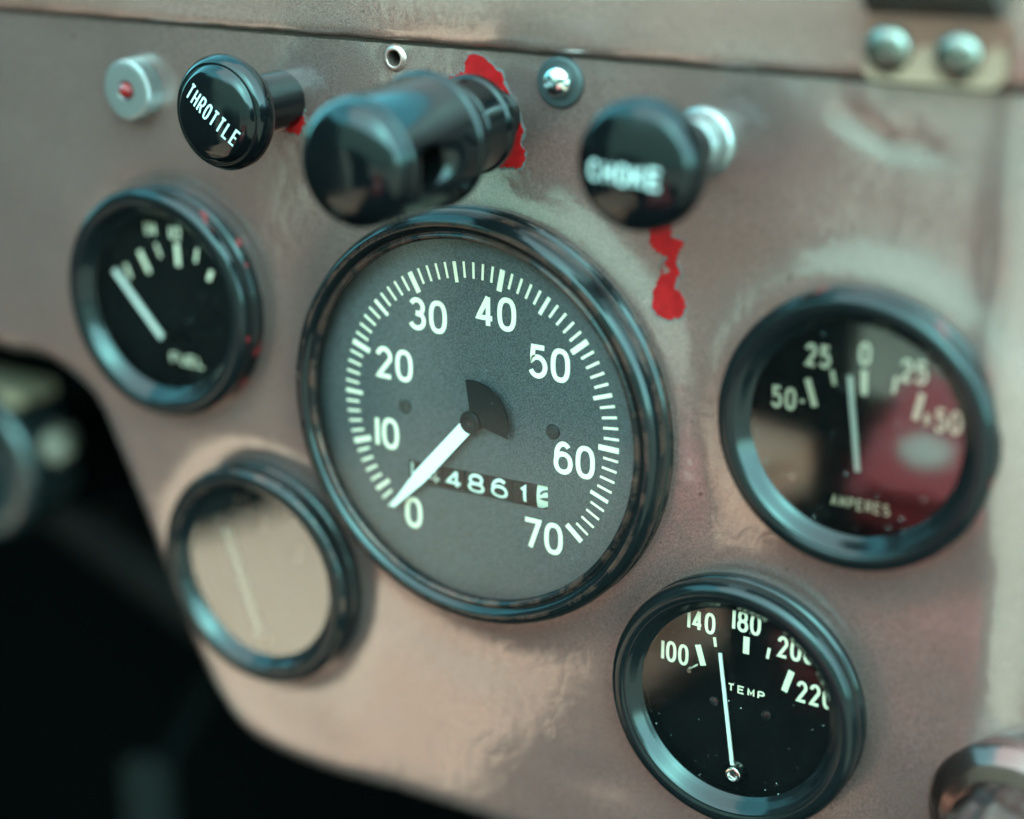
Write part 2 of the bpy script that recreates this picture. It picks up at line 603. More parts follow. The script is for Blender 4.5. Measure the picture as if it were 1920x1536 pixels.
def bar(name, a, b, n, wid, material, parent, wid2=None):
    """a flat printed tick from a to b"""
    a, b = Vector(a), Vector(b)
    d = (b - a).normalized()
    x = Vector((-d.y, d.x))
    w1, w2 = wid / 2, (wid2 or wid) / 2
    bm = bmesh.new()
    vs = [bm.verts.new(W(*p, n)) for p in (a + x * w1, a - x * w1, b - x * w2, b + x * w2)]
    f = bm.faces.new(vs)
    if f.normal.y > 0:
        f.normal_flip()
    me = bpy.data.meshes.new(name)
    bm.to_mesh(me)
    bm.free()
    me.materials.append(material)
    o = bpy.data.objects.new(name, me)
    C.objects.link(o)
    o.parent = parent
    return o

def inside(p, poly):
    x, y = p
    r = False
    for i in range(len(poly)):
        (x1, y1), (x2, y2) = poly[i - 1], poly[i]
        if (y1 > y) != (y2 > y) and x < (x2 - x1) * (y - y1) / (y2 - y1) + x1:
            r = not r
    return r

def fill_plate(outline, holes, step, zfun, depth=None):
    """a triangulated sheet inside outline, minus holes; zfun(u, v) gives its relief"""
    us = [p[0] for p in outline]
    vs = [p[1] for p in outline]
    loops = [outline] + holes
    pts, edges = [], []
    for lp in loops:
        s = len(pts)
        pts += [Vector(p) for p in lp]
        edges += [(s + i, s + (i + 1) % len(lp)) for i in range(len(lp))]
    allb = np.array([tuple(p) for p in pts])
    u = min(us) + step / 2
    row = 0
    while u < max(us):
        v = min(vs) + step / 2 + (step / 2 if row % 2 else 0)
        while v < max(vs):
            d2 = ((allb - (u, v)) ** 2).sum(1).min()
            if d2 > (step * 0.45) ** 2 and inside((u, v), outline) and not any(inside((u, v), h) for h in holes):
                pts.append(Vector((u, v)))
            v += step
        u += step
        row += 1
    vo, eo, fo, *_ = delaunay_2d_cdt(pts, edges, [], 0, 1e-5)
    bm = bmesh.new()
    bv = [bm.verts.new(W(p[0], p[1], zfun(p[0], p[1]))) for p in vo]
    for f in fo:
        c = ((vo[f[0]][0] + vo[f[1]][0] + vo[f[2]][0]) / 3, (vo[f[0]][1] + vo[f[1]][1] + vo[f[2]][1]) / 3)
        if inside(c, outline) and not any(inside(c, h) for h in holes):
            bm.faces.new([bv[i] for i in f])
    for v in [v for v in bm.verts if not v.link_faces]:
        bm.verts.remove(v)
    if depth:
        be = [e for e in bm.edges if len(e.link_faces) == 1]
        ret = bmesh.ops.extrude_edge_only(bm, edges=be)
        for v in [g for g in ret['geom'] if isinstance(g, bmesh.types.BMVert)]:
            v.co.y += depth * MM
    return bm

def smooth_loop(pts, k=4):
    """Catmull-Rom through open points"""
    out = []
    for i in range(len(pts) - 1):
        p0, p1, p2, p3 = (Vector(pts[max(0, i - 1)]), Vector(pts[i]), Vector(pts[i + 1]), Vector(pts[min(len(pts) - 1, i + 2)]))
        for j in range(k):
            t = j / k
            out.append(tuple(0.5 * ((2 * p1) + (p2 - p0) * t + (2 * p0 - 5 * p1 + 4 * p2 - p3) * t * t + (3 * p1 - p0 - 3 * p2 + p3) * t ** 3)))
    out.append(tuple(pts[-1]))
    return out

def circle(cx, cy, r, k=32, a0=0):
    return [(cx + r * math.cos(a0 + 2 * math.pi * i / k), cy + r * math.sin(a0 + 2 * math.pi * i / k)) for i in range(k)]

# ------------------------------------------------------------------ the setting round the dash
def ground_mat():
    m, nt, b = mat('dry_sandy_ground')
    n1 = noise(nt, 3, 6, 0.6)
    r = ramp(nt, n1.outputs[0], [(0.3, (0.38, 0.21, 0.145)), (0.7, (0.52, 0.30, 0.215))])
    nt.links.new(r.outputs[0], b.inputs['Base Color'])
    b.inputs['Roughness'].default_value = 0.95
    return m

bm = bmesh.new()
vs = [bm.verts.new((x, y, -0.95)) for x, y in ((-150, -150), (150, -150), (150, 150), (-150, 150))]
bm.faces.new(vs)
g = finish('ground', bm, ground_mat())
g['kind'] = 'structure'

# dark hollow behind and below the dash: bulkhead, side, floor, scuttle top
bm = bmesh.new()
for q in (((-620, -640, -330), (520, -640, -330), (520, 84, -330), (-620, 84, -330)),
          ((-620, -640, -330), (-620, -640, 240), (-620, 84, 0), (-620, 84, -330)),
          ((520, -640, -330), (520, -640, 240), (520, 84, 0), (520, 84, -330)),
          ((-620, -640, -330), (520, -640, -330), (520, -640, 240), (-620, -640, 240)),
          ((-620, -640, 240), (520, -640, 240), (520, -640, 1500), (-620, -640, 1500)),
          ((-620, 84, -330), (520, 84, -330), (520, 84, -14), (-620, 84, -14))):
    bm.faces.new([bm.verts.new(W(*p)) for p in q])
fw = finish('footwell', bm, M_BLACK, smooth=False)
fw['kind'] = 'structure'

# ------------------------------------------------------------------ dashboard panel
EDGE = [(-330, -9), (-240, -9.5), (-190, -10.5), (-161.2, -11.5), (-148.7, -11.4), (-138.8, -13.6), (-131.3, -17.7), (-126.1, -24.5), (-122.9, -31.7), (-114.9, -49.0),
        (-106.9, -68.0), (-98.9, -87.2), (-90.4, -101.4), (-81.4, -109.7), (-68.6, -113.4), (-50.4, -114.5), (-29.4, -113.6), (5, -113), (60, -114), (130, -115), (190, -115)]
low = smooth_loop(EDGE, 5)
TOPV = 84.2
top = []
u = 190
while u > -330:
    top.append((u, TOPV + 0.10 * math.sin(u * 0.9) * math.sin(u * 0.23) + 0.08 * math.sin(u * 2.1)))
    u -= 3
top.append((-330, TOPV))
rightside = [(190, v) for v in range(-112, 84, 4)]
outline = low + rightside + top + [(-330, v) for v in range(81, -9, -4)]
HOLE = (-23.2, 81.2)
hole = circle(*HOLE, 1.75, 20)
GC = {'fuel': (-95.76, 14.38), 'amp': (91.81, 13.89), 'temp': (67.53, -55.55), 'oil': (-68.41, -55.39)}
lowA = np.array(low)
def edge_dist(u, v):
    a, b = lowA[:-1], lowA[1:]
    ab = b - a
    p = np.array((u, v)) - a
    t = np.clip((p * ab).sum(1) / (ab * ab).sum(1), 0, 1)
    return float(np.sqrt(((p - ab * t[:, None]) ** 2).sum(1).min()))
def relief(u, v):
    z = 0.35 * math.sin(u * 0.043 + 1.1) * math.sin(v * 0.055 + .4) + 0.16 * math.sin(u * 0.11 + v * 0.07) * math.sin(v * 0.13 - u * .03)
    # the sheet is drawn in a little round each instrument
    for (cx, cy), R, a in ((GC['fuel'], 30, .5), (GC['amp'], 30, -1.3), (GC['temp'], 30, .5), (GC['oil'], 30, 1.0), ((0, 0), 49.9, -1.3)):
        d = math.hypot(u - cx, v - cy) - R
        if d < 14:
            z -= a * math.exp(-(max(d, 0) / (3.2 if a > 0 else 6.5)) ** 2)
    # pressed upright swage at the right-hand end and the dent below the hinge
    s = (u - 118.5) / 3.0
    z += 1.5 * math.exp(-s * s) * (0.6 + 0.4 * math.sin(v * .05))
    if u > 121:
        z -= 4.0 * (1 - math.exp(-((u - 121) / 7) ** 2))
    for cx, cy, ln, dp in ((92, 73.5, 7, .9), (86, 76, 4, .6), (101, 72.5, 6, .5)):      # crescent knocks below the hinge
        if abs(u - cx) < ln * 2:
            z -= dp * math.exp(-((u - cx) / ln) ** 2 - ((v - cy - .05 * (u - cx - 3) ** 2 + .25 * (u - cx)) / 1.6) ** 2)
    z -= 0.4 * math.exp(-(((u - 31) / 12) ** 2 + ((v + 88) / 5) ** 2))
    d = math.hypot(u - HOLE[0], v - HOLE[1])
    z += 0.35 * math.exp(-((d - 2.2) / 0.7) ** 2)
    # rolled lower edge
    e = edge_dist(u, v)
    RR = 7.0
    if e < RR:
        z -= RR - math.sqrt(max(0.0, RR * RR - (RR - e) ** 2))
    return z
wells = [hole] + [circle(*GC[k], 27.4, 72) for k in GC] + [circle(0, 0, 48, 100)]
bm = fill_plate(outline, wells, 2.6, relief, 9)
panel = finish('dashboard_panel', bm, M_PANEL, angle=50)
tag(panel, 'taupe metallic painted sheet metal dashboard holding all the gauges and knobs', 'dashboard')

def paint_chip(pts, lift=0.32):
    dense = []
    for a, b in zip(pts, pts[1:] + pts[:1]):
        a, b = Vector(a), Vector(b)
        k = max(2, int((b - a).length / .55))
        nr = Vector((-(b - a).y, (b - a).x)).normalized()
        for i in range(k):
            dense.append(tuple(a.lerp(b, i / k) + nr * random.uniform(-.34, .34)))
    cen = sum((Vector(p) for p in dense), Vector((0, 0))) / len(dense)
    und = [tuple(Vector(p) + (Vector(p) - cen).normalized() * random.uniform(.1, .75)) for p in dense]
    und = [p if p[1] < TOPV - .3 else (p[0], TOPV - .3) for p in und]
    bmx = fill_plate(und, [], 1.2, lambda a, b: relief(a, b) + lift * .55, .4)
    finish('primer_edge', bmx, M_PRIMER, panel, angle=40)
    bmx = fill_plate(dense, [], 1.2, lambda a, b: relief(a, b) + lift, .5)
    return finish('paint_chip', bmx, M_RED, panel, angle=40)
c = paint_chip([(-3.3, 83.6), (-0.9, 83.8), (0.7, 82.6), (2.9, 81.6), (5.0, 79.6), (6.0, 76.9), (7.3, 74.3), (9.2, 70.9), (9.9, 68.7), (10.4, 67.6), (9.7, 65.2), (10.8, 63.3), (11.3, 61.8), (9.9, 59.5), (4.4, 59.1), (-3.1, 64.0), (-9.9, 77.7), (-4.3, 79.7), (-4.2, 82.0)])
c['label'] = 'ragged red paint patch round the large pull knob'
c = paint_chip([(41.9, 52.1), (44.4, 53.3), (47.0, 51.3), (47.3, 48.2), (50.3, 48.2), (50.1, 46.5), (48.8, 44.6), (48.6, 42.9), (49.8, 40.9), (48.9, 39.9), (48.7, 37.7), (51.4, 33.8), (50.1, 31.4), (47.8, 30.4), (44.9, 31.1), (43.4, 33.5), (43.9, 36.6), (45.7, 43.2), (44.9, 39.8), (47.2, 41.0), (46.0, 43.0), (46.5, 43.9), (43.9, 45.0), (42.0, 46.7)])
c['label'] = 'red paint drip below the choke knob'
c = paint_chip([(-56.5, 69.2), (-52.9, 68.9), (-49.9, 67.4), (-49.2, 64.2), (-51.3, 61.2), (-56.4, 61.9)])
c['label'] = 'small red paint flake beside the throttle knob'
# tube wall of the empty screw hole
finish('hole_rim', lathe([(1.72, .25), (1.7, -5), (0, -5)], 24, c=HOLE), M_RUST_SHADE, panel)
finish('hole_burr', lathe(soften([(1.75, .1), (1.8, .75), (2.3, .8), (3.0, .3), (3.4, -.3)], .3), 28, c=HOLE), M_RAIL, panel)

# slotted screw with its dark rubber washer
scr = bpy.data.objects.new('screw', None)
scr.empty_display_size = .004
C.objects.link(scr)
scr.parent = panel
scr.location = W(19.9, 79.1, 0)
bm = lathe(soften([(0, 1.0), (1.8, 1.0), (3.6, .9), (5.2, .9), (5.6, .4), (5.6, -.6)], .3), 40)
finish('washer', bm, M_RUBBER, scr)
def slotted_head(R, h, z0, slot, ang, seg=40):
    prof = [(0, z0), (R, z0), (R, z0 + h * .35)] + [(R * math.cos(math.radians(a)), z0 + h * (.35 + .65 * math.sin(math.radians(a)))) for a in range(10, 81, 10)] + [(0, z0 + h)]
    bmh = lathe(prof, seg)
    return bmh
def cut(o, cutter):
    md = o.modifiers.new('cut', 'BOOLEAN')
    md.operation = 'DIFFERENCE'
    md.solver = 'EXACT'
    md.object = cutter
    dg = bpy.context.evaluated_depsgraph_get()
    me = bpy.data.meshes.new_from_object(o.evaluated_get(dg))
    o.modifiers.clear()
    o.data = me
    cm = cutter.data
    bpy.data.objects.remove(cutter)
    return o
def slot_cutter(len_, wid, z0, z1, ang, u=0, v=0, cross=False):
    bmx = bmesh.new()
    boxm(bmx, -len_, len_, -wid / 2, wid / 2, z0, z1)
    bmesh.ops.rotate(bmx, cent=(0, 0, 0), matrix=Matrix.Rotation(ang, 3, 'Y'), verts=bmx.verts)
    bmesh.ops.translate(bmx, vec=W(u, v, 0), verts=bmx.verts)
    o = finish('cutter', bmx, M_BLACK, smooth=False)
    return o
bm = slotted_head(3.15, 2.6, 1.0, .6, 0)
hd = finish('screw_head', bm, M_CHROME)
hd = cut(hd, slot_cutter(5, .8, 2.2, 6, math.radians(-20)))
hd.parent = scr
hd.location = W(0.3, 0.3, 0.2)

# ------------------------------------------------------------------ rail above the seam
bm = bmesh.new()
prof = [(85.3, -9), (85.25, -1.0), (85.3, .2), (85.6, .9), (86.4, 1.35), (88, 1.6), (96, 2.2), (104, 2.4), (112, 2.0), (117, -1), (118, -9)]
cols = []
u = -340
while u <= 205:
    wob = 0.12 * math.sin(u * .31) + .08 * math.sin(u * .83)
    cols.append([bm.verts.new(W(u, p[0] + (wob if i < 5 else 0), p[1] + 0.35 * math.sin(u * .045 + p[0] * .02) * (1 if i > 4 else 0) + (0.5 * math.exp(-((u - 5) / 7) ** 2 - ((p[0] - 93) / 6) ** 2)))) for i, p in enumerate(prof)])
    u += 3
for A, B in zip(cols, cols[1:]):
    for i in range(len(prof) - 1):
        bm.faces.new((A[i], A[i + 1], B[i + 1], B[i]))
    bm.faces.new((A[-1], A[0], B[0], B[-1]))
rail = finish('windshield_rail', bm, M_RAIL, angle=60)
tag(rail, 'pale taupe metal rail running along the top above the dashboard seam', 'rail')

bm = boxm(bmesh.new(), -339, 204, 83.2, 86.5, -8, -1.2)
finish('seam_shade_strip', bm, M_RUST_SHADE, rail, smooth=False)  # dark strip set in the open seam to stand for its shade

# ------------------------------------------------------------------ hinge bracket, top right
hb = thing('hinge_bracket', 103.2, 86, 3, 'cream hinge bracket with two crosshead bolts at the top right corner', 'bracket')
def rounded_rect(u0, u1, v0, v1, r, k=6):
    o = []
    for cx, cy, a in ((u1 - r, v1 - r, 0), (u0 + r, v1 - r, 90), (u0 + r, v0 + r, 180), (u1 - r, v0 + r, 270)):
        o += [(cx + r * math.cos(math.radians(a + 90 * i / k)), cy + r * math.sin(math.radians(a + 90 * i / k))) for i in range(k + 1)]
    return o
M_CREAM, nt, b = mat('cream_paint_rusting_upwards')
tc_ = N(nt, 'ShaderNodeTexCoord').outputs['Object']
sp_ = N(nt, 'ShaderNodeSeparateXYZ')
nt.links.new(tc_, sp_.inputs[0])
nz_ = noise(nt, 240, 4, .6, tc_)
ma_ = N(nt, 'ShaderNodeMath', operation='MULTIPLY_ADD')      # height + noise decides where the rust starts
ma_.inputs[1].default_value = 75.0
nt.links.new(sp_.outputs[2], ma_.inputs[0])
nt.links.new(nz_.outputs[0], ma_.inputs[2])
cr_ = ramp(nt, ma_.outputs[0], [(.55, (.17, .085, .055)), (.95, (.14, .065, .042)), (1.0, (.08, .02, .01))])
nt.links.new(cr_.outputs[0], b.inputs['Base Color'])
b.inputs['Roughness'].default_value = .5
bm = prism(bmesh.new(), rounded_rect(-13.6, 13.6, -.2, 13, 2.6), -.4, 2.4)
bevel_all(bm, .5, 3)
finish('plate', bm, M_CREAM, hb)
# hinge barrel curling out of the plate
bm = bmesh.new()
path = [(11.2, 1.2), (12.2, 2.2), (13.2, 3.6), (14.6, 5.6), (16.6, 7.6), (19, 8.9), (22, 9.2), (25, 8.4), (28, 6), (29, 3), (28, -.5), (20, -.5), (12, -.4)]
A = [bm.verts.new(W(-13.2, a, b)) for a, b in path]
B = [bm.verts.new(W(12.4, a, b)) for a, b in path]
for i in range(len(path)):
    j = (i + 1) % len(path)
    bm.faces.new((A[i], A[j], B[j], B[i]))
bm.faces.new(A)
bm.faces.new(B)
finish('barrel', bm, principled('brown_painted_barrel', (0.022, 0.012, 0.010), .5), hb, angle=60)
for (bu, bv, ang) in ((94.6, 91.9, .3), (108.2, 91.5, .8)):
    bm = lathe([(0, 2.2), (4.5, 2.2), (4.5, 3.0)] + [(4.5 * math.cos(math.radians(a)), 3.0 + 1.9 * math.sin(math.radians(a))) for a in range(12, 85, 9)] + [(0, 4.9)], 40)
    bo = finish('bolt', bm, M_STEEL)
    bo = cut(bo, slot_cutter(2.6, 1.2, 3.7, 8, ang))
    bo = cut(bo, slot_cutter(2.6, 1.2, 3.7, 8, ang + math.pi / 2))
    bo.parent = hb
    bo.location = W(bu - 103.2, bv - 86, 0)

# ------------------------------------------------------------------ small gauges
SMALL = soften([(29.6, -2.5), (30.0, 0), (30.0, 1.6), (29.3, 2.1), (29.25, 2.5), (30.0, 3.0), (30.0, 5.3), (29.4, 6.5), (28.3, 7.2), (26.9, 7.3), (26.2, 6.9), (25.9, 6.95), (25.2, 6.3), (23.8, 4.6), (22.8, 3.7), (22.8, 3.2)], .35, 3)
def dome(R, z, rise, rings=10):
    return [(R, z)] + [(R * (1 - i / rings), z + rise * (1 - (1 - i / rings) ** 2)) for i in range(1, rings)] + [(0, z + rise)]
def dial_screw(parent, u, v, n, r=.95, name='dial_screw', material=None):
    bmx = lathe([(0, 0), (r, 0), (r, .3), (r * .85, .62), (r * .4, .75), (0, .78)], 20)
    o = finish(name, bmx, material or M_DARKSTEEL)
    cut(o, slot_cutter(2 * r, r * .3, .5, 2, random.uniform(0, 3), 0, 0))
    o.parent = parent
    o.location = W(u, v, n)
    return o
def small_gauge(name, key, label, bez, zd, glass=None, rise=1.0):
    cx, cy = GC[key]
    t = thing(name, cx, cy, 0, label, 'gauge', 'round black instrument gauges')
    finish('bezel', lathe(SMALL, 128), bez, t)
    finish('case_wall', lathe([(22.85, 3.4), (24.6, 3.2), (24.6, zd - .5)], 96), M_BLACK, t)
    d = finish('dial', lathe([(24.6, zd), (12, zd), (0, zd)], 96), M_DIAL, t)
    finish('glass', lathe(dome(23.0, 3.85, rise), 64), glass or M_GLASS, t)
    return t, d
def needle(parent, a, b, n, w1, w2, name='needle', z2=None):
    """a thin pointer blade from pivot a to tip b"""
    a, b = Vector(a), Vector(b)
    dd = (b - a).normalized()
    x = Vector((-dd.y, dd.x))
    bmx = bmesh.new()
    lo, hi = [], []
    pts = [a + x * w1 / 2, a - x * w1 / 2, b - x * w2 / 2, b + x * w2 / 2]
    prism(bmx, [tuple(p) for p in pts], n, n + .35)
    bevel_all(bmx, .08, 1)
    return finish(name, bmx, M_WHITE, parent, smooth=False)

# temperature
zt = -0.3
t, d = small_gauge('temperature_gauge', 'temp', 'black temperature gauge reading between 140 and 180 at the lower right', M_BEZEL, zt, rise=.5)
zp = zt + .06
for a, b, w in (((-11.1, 10.1), (-9.55, 5.2), 1.5), ((-7.05, 13.0), (-6.65, 10.7), .75), ((.78, 15.1), (.80, 10.85), 1.5), ((6.37, 13.8), (5.96, 11.05), .75), ((11.9, 9.5), (10.3, 4.1), 1.5)):
    bar('tick', a, b, zp, w, M_PRINT, d)
for s, u_, v_, rt in (('100', -16.8, 6.6, 0), ('140', -10.4, 16.1, 0), ('180', .65, 18.6, 0), ('200', 12.6, 14.8, 0), ('220', 17.6, 5.1, 0)):
    lettering('numeral', s, u_, v_, zp, 5.3, 2.65, .45, .78, M_PRINT, d, rt)
lettering('lettering', 'TEMP', 1.2, 1.6, zp, 2.05, 1.75, .72, .42, M_PRINT, d)
for u_ in (-6.45, 6.55):
    dial_screw(t, u_, -2.9, zt, 1.35)
needle(t, (-.6, -18.2), (-4.85, 10.2), 1.0, 1.0, .85)
bm = lathe(soften([(3.1, zt), (3.1, .3), (1.9, 1.9), (1.2, 2.0), (1.0, 1.3), (0, 1.3)], .2), 32)
finish('pivot', bm, M_CHROME, t, W(-.35, -19.4, 0))
pin = tube([W(-11.2, 5.1, zt), W(-11.4, 5.0, 3.4)], .0006, 12)
finish('stop_pin', pin, M_CHROME, t)

# ammeter
za = 0.0
t, d = small_gauge('ammeter', 'amp', 'black ammeter with red reflection in its glass at the right', M_BEZEL_RED, za, M_GLASS_AMP, .8)
zp = za + .06
for a, b, w in (((-12.2, 8.3), (-10.25, 2.5), 1.35), ((-6.9, 11.0), (-6.2, 7.95), .85), ((.04, 12.2), (.3, 6.8), 1.35), ((6.95, 11.95), (6.5, 8.25), .85), ((12.5, 9.2), (11.4, 3.4), 1.35)):
    bar('tick', a, b, zp, w, M_PRINT, d)
for s, u_, v_ in (('25', -10.1, 13.6), ('0', -.05, 15.6), ('25', 10.5, 13.5), ('50-', -16.2, 3.2), ('+50', 17.0, 4.3)):
    lettering('numeral', s, u_, v_, zp, 5.0, 2.6, .5, .78, M_PRINT, d)
lettering('lettering', 'AMPERES', .95, -17.4, zp, 2.6, 1.5, .42, .44, M_PRINT, d)
dial_screw(t, -14.4, -13.8, za, 1.2)
dial_screw(t, 14.6, -13.8, za, 1.2)
needle(t, (.4, -9.6), (-2.55, 10.9), 1.0, 1.15, 1.0)
finish('pivot', lathe([(1.1, za), (1.1, .5), (0, .6)], 20), M_BLACK, t, W(-2.8, -10.0, 0))

# fuel
zf = -2.6
t, d = small_gauge('fuel_gauge', 'fuel', 'black fuel gauge with its needle lying low at the left', M_BEZEL_RED, zf, rise=.3)
zp = zf + .06
for a, b, w in (((-17.5, 6.5), (-15.8, 2.8), 1.1), ((-12.2, 10.8), (-9.1, 5.2), 1.5), ((-6.25, 13.4), (-4.8, 9.9), .8), ((.9, 14.3), (1.1, 8.4), 1.5), ((7.8, 13.8), (6.95, 10.1), .8), ((12.2, 8.6), (10.9, 5.9), 1.3)):
    bar('tick', a, b, zp, w, M_PRINT, d)
for s, u_, v_, h, w in (('1/4', -7.7, 17.2, 3.6, 1.6), ('1/2', .6, 17.0, 3.6, 1.6)):
    lettering('numeral', s, u_, v_, zp, h, w, .3, .5, M_PRINT, d)
lettering('lettering', 'FUEL', 2.0, -17.0, zp, 3.0, 2.4, .6, .5, M_PRINT, d)
nd = needle(t, (-5.0, -11.4), (-20.3, 4.9), -1.4, 1.8, 1.5)
bm = bmesh.new()
strokes_to_bm(bm, [(0, [(-5.2, -11.6), (-3.0, -10.2), (-.5, -9.4), (2.2, -10.2), (4.6, -11.6)])], 1.2, lambda a, b, l: W(a, b, -1.2 + l))
bmesh.ops.solidify(bm, geom=bm.faces[:], thickness=.0003)
finish('pointer_arm', bm, M_ALU, t, smooth=False)

M_OLDRED = principled('faded_red_print', (.20, .07, .06), .7)
# oil pressure: pale reflection fills its glass
zo = 0.5
t, d = small_gauge('oil_gauge', 'oil', 'small gauge with bright pale reflection filling its glass at lower left', M_BEZEL_BROWN, zo, M_GLASS_GLARE, .3)
zp = zo + .06
for a, b, w in (((-12.4, 10.6), (-10.6, 5.4), 1.4), ((.2, 15.2), (.2, 10.6), 1.4), ((12.0, 9.6), (10.6, 4.6), 1.4)):
    bar('tick', a, b, zp, w, M_OLDRED, d)
lettering('numeral', '40', -7.2, 17.6, zp, 4.8, 2.6, .5, .75, M_OLDRED, d)
needle(t, (-1.6, -19.0), (-11.6, 10.0), 1.9, 2.3, 2.0)
finish('pivot', lathe([(1.9, zo), (1.9, 1.2), (1.2, 2.2), (0, 2.3)], 24), M_BRASS, t, W(-1.4, -20.2, 0))

# ------------------------------------------------------------------ speedometer
t = thing('speedometer', 0, 0, 0, 'large round speedometer with 0 to 70 dial in the middle of the dashboard', 'speedometer')
SP = soften([(49.2, -2.5), (49.9, -.3), (49.9, 2.6), (49.3, 3.1), (48.9, 3.6), (49.3, 4.2), (49.9, 4.7), (49.9, 6.6), (49.3, 8.4), (48.3, 9.5), (47.2, 9.9), (46.2, 9.5), (45.6, 8.7), (45.2, 8.5), (44.9, 9.0), (44.3, 9.2), (43.7, 8.8), (43.5, 7.9), (43.5, 7.2)], .4, 3)
finish('bezel', lathe(SP, 192), M_BEZEL_WORN, t)
zs = 3.73
finish('case_wall', lathe([(43.6, 7.4), (46.6, 7.0), (47.0, zs - .5)], 128), principled('grey_case_wall', (.30, .31, .31), .4), t)
WIN = [(-19.6, -19.7), (19.25, -19.1), (19.15, -13.0), (-19.6, -13.9)]
bm = fill_plate(circle(0, 0, 47.1, 120), [WIN], 7, lambda a, b: zs, .9)
d = finish('dial', bm, M_SPEEDDIAL, t, smooth=False)
zp = zs + .06
SW, PH = 4.8851, -0.1511
def tick_mesh(r0, r1, w):
    bmx = bmesh.new()
    vs_ = [bmx.verts.new(W(a, b, 0)) for a, b in ((-w / 2, r0), (w / 2, r0), (w / 2, r1), (-w / 2, r1))]
    f = bmx.faces.new(vs_)
    if f.normal.y > 0:
        f.normal_flip()
    me = bpy.data.meshes.new('tick')
    bmx.to_mesh(me)
    bmx.free()
    me.materials.append(M_PRINT)
    return me
TK = {'major': tick_mesh(32.3, 37.5, 1.35), 'five': tick_mesh(32.6, 37.5, .95), 'one': tick_mesh(33.7, 37.5, .62)}
for i in range(3, 71):          # the marks below 3 lie under the pointer and the figure 0
    th = PH + SW * (i - 35) / 70
    k = 'major' if i % 10 == 0 else 'five' if i % 5 == 0 else 'one'
    share('tick', TK[k], d, W(0, 0, zp), (0, th, 0))
for s, u_, v_ in (('0', -18.45, -27.4), ('10', -25.7, -8.2), ('20', -23.1, 9.65), ('30', -13.2, 23.1), ('40', 5.5, 26.5), ('50', 19.5, 16.7), ('60', 26.1, -5.2), ('70', 17.9, -25.7)):
    lettering('numeral', s, u_, v_, zp, 8.0, 5.0, .75, 1.22, M_PRINT, d)
M_DSCREW = principled('painted_dial_screw', (.016, .015, .015), .35)
dial_screw(t, -20.2, -.4, zs, 1.85, material=M_DSCREW)
dial_screw(t, 20.5, .7, zs, 1.85, material=M_DSCREW)
# pointer: white blade, dark hub, fan-shaped counterweight
zn = 6.0
nd = bpy.data.objects.new('pointer', None)
C.objects.link(nd)
nd.parent = t
ang = math.atan2(-22.7, -25.7)
tip, dr = Vector((-22.9, -25.7)), Vector((-22.9, -25.7)).normalized()
x = Vector((-dr.y, dr.x))
bm = bmesh.new()
pts = [dr * 2.5 + x * 1.75, dr * 22 + x * 1.75, tip + x * .5, tip - x * .5, dr * 22 - x * 1.75, dr * 2.5 - x * 1.75]
prism(bm, [tuple(p) for p in pts], zn, zn + .45)
bevel_all(bm, .1, 1)
finish('blade', bm, M_WHITE, nd, smooth=False)
fan = [(0, 0)] + [(10.2 * math.sin(math.radians(a)), 10.2 * math.cos(math.radians(a))) for a in range(-8, 108, 4)]
bm = prism(bmesh.new(), fan, zn - .2, zn + .25)
finish('counterweight', bm, M_FAN, nd, smooth=False)
bm = lathe(soften([(2.75, zn - 2), (2.75, zn + .9), (2.3, zn + 1.2), (1.1, zn + 1.2), (.9, zn + .9), (0, zn + .9)], .15), 40)
finish('hub', bm, M_FAN, nd)
finish('hub_pin', lathe([(.45, zn + .8), (.45, zn + 1.15), (0, zn + 1.2)], 16), M_DARKSTEEL, nd)
# odometer drums behind the window
od = bpy.data.objects.new('odometer', None)
C.objects.link(od)
od.parent = t
RD, ZC, VC = 7.5, zs - 1.2 - 7.5, -16.6
M_DRUM = principled('odometer_drum_black', (.002, .0018, .0018), .6, spec=.1)
M_DRUMW = principled('odometer_drum_white', (.62, .57, .46), .5)
def drum(u0, u1, material):
    bmx = bmesh.new()
    k = 40
    A = [bmx.verts.new(W(u0, VC + RD * math.sin(2 * math.pi * i / k), ZC + RD * math.cos(2 * math.pi * i / k))) for i in range(k)]
    B = [bmx.verts.new(W(u1, VC + RD * math.sin(2 * math.pi * i / k), ZC + RD * math.cos(2 * math.pi * i / k))) for i in range(k)]
    for i in range(k):
        bmx.faces.new((A[i], A[(i + 1) % k], B[(i + 1) % k], B[i]))
    bmx.faces.new(A)
    bmx.faces.new(B)
    return finish('drum', bmx, material, od)
bounds = [-23.6, -17.1, -10.6, -4.3, 2.2, 8.75, 15.35, 22.0]
for i in range(7):
    drum(bounds[i] + .12, bounds[i + 1] - .12, M_DRUMW if i == 6 else M_DRUM)
def drum_warp(a, b):
    s = max(-1, min(1, (b - VC) / RD))
    return ZC + RD * math.cos(math.asin(s)) + .05
for s, u_, v_, h in (('4', -20.3, -17.0, 4.7), ('4', -13.6, -17.0, 4.7), ('4', -7.5, -17.0, 4.7), ('8', -1.2, -16.9, 4.9), ('6', 5.3, -16.8, 4.9), ('i', 11.9, -16.8, 4.6)):
    lettering('digit', s, u_, v_, 0, h, 4.6, 0, .78, M_DIGIT, od, 0, drum_warp)
bm = bmesh.new()
two = [(0, arc(18.9, -16.0, 2.3, 1.2, 180, -10, 14) + [(16.6, -17.0), (21.0, -17.0)]), (0, arc(18.9, -21.2, 2.3, 2.2, 160, 20, 12))]
strokes_to_bm(bm, two, .6, lambda a, b, l: W(a, b, drum_warp(a, b) + l))
finish('digit', bm, principled('odometer_black_print', (.03, .03, .03), .5), od, smooth=False)
finish('glass', lathe(dome(43.9, 7.6, .7), 96), M_GLASS_SPEED, t)

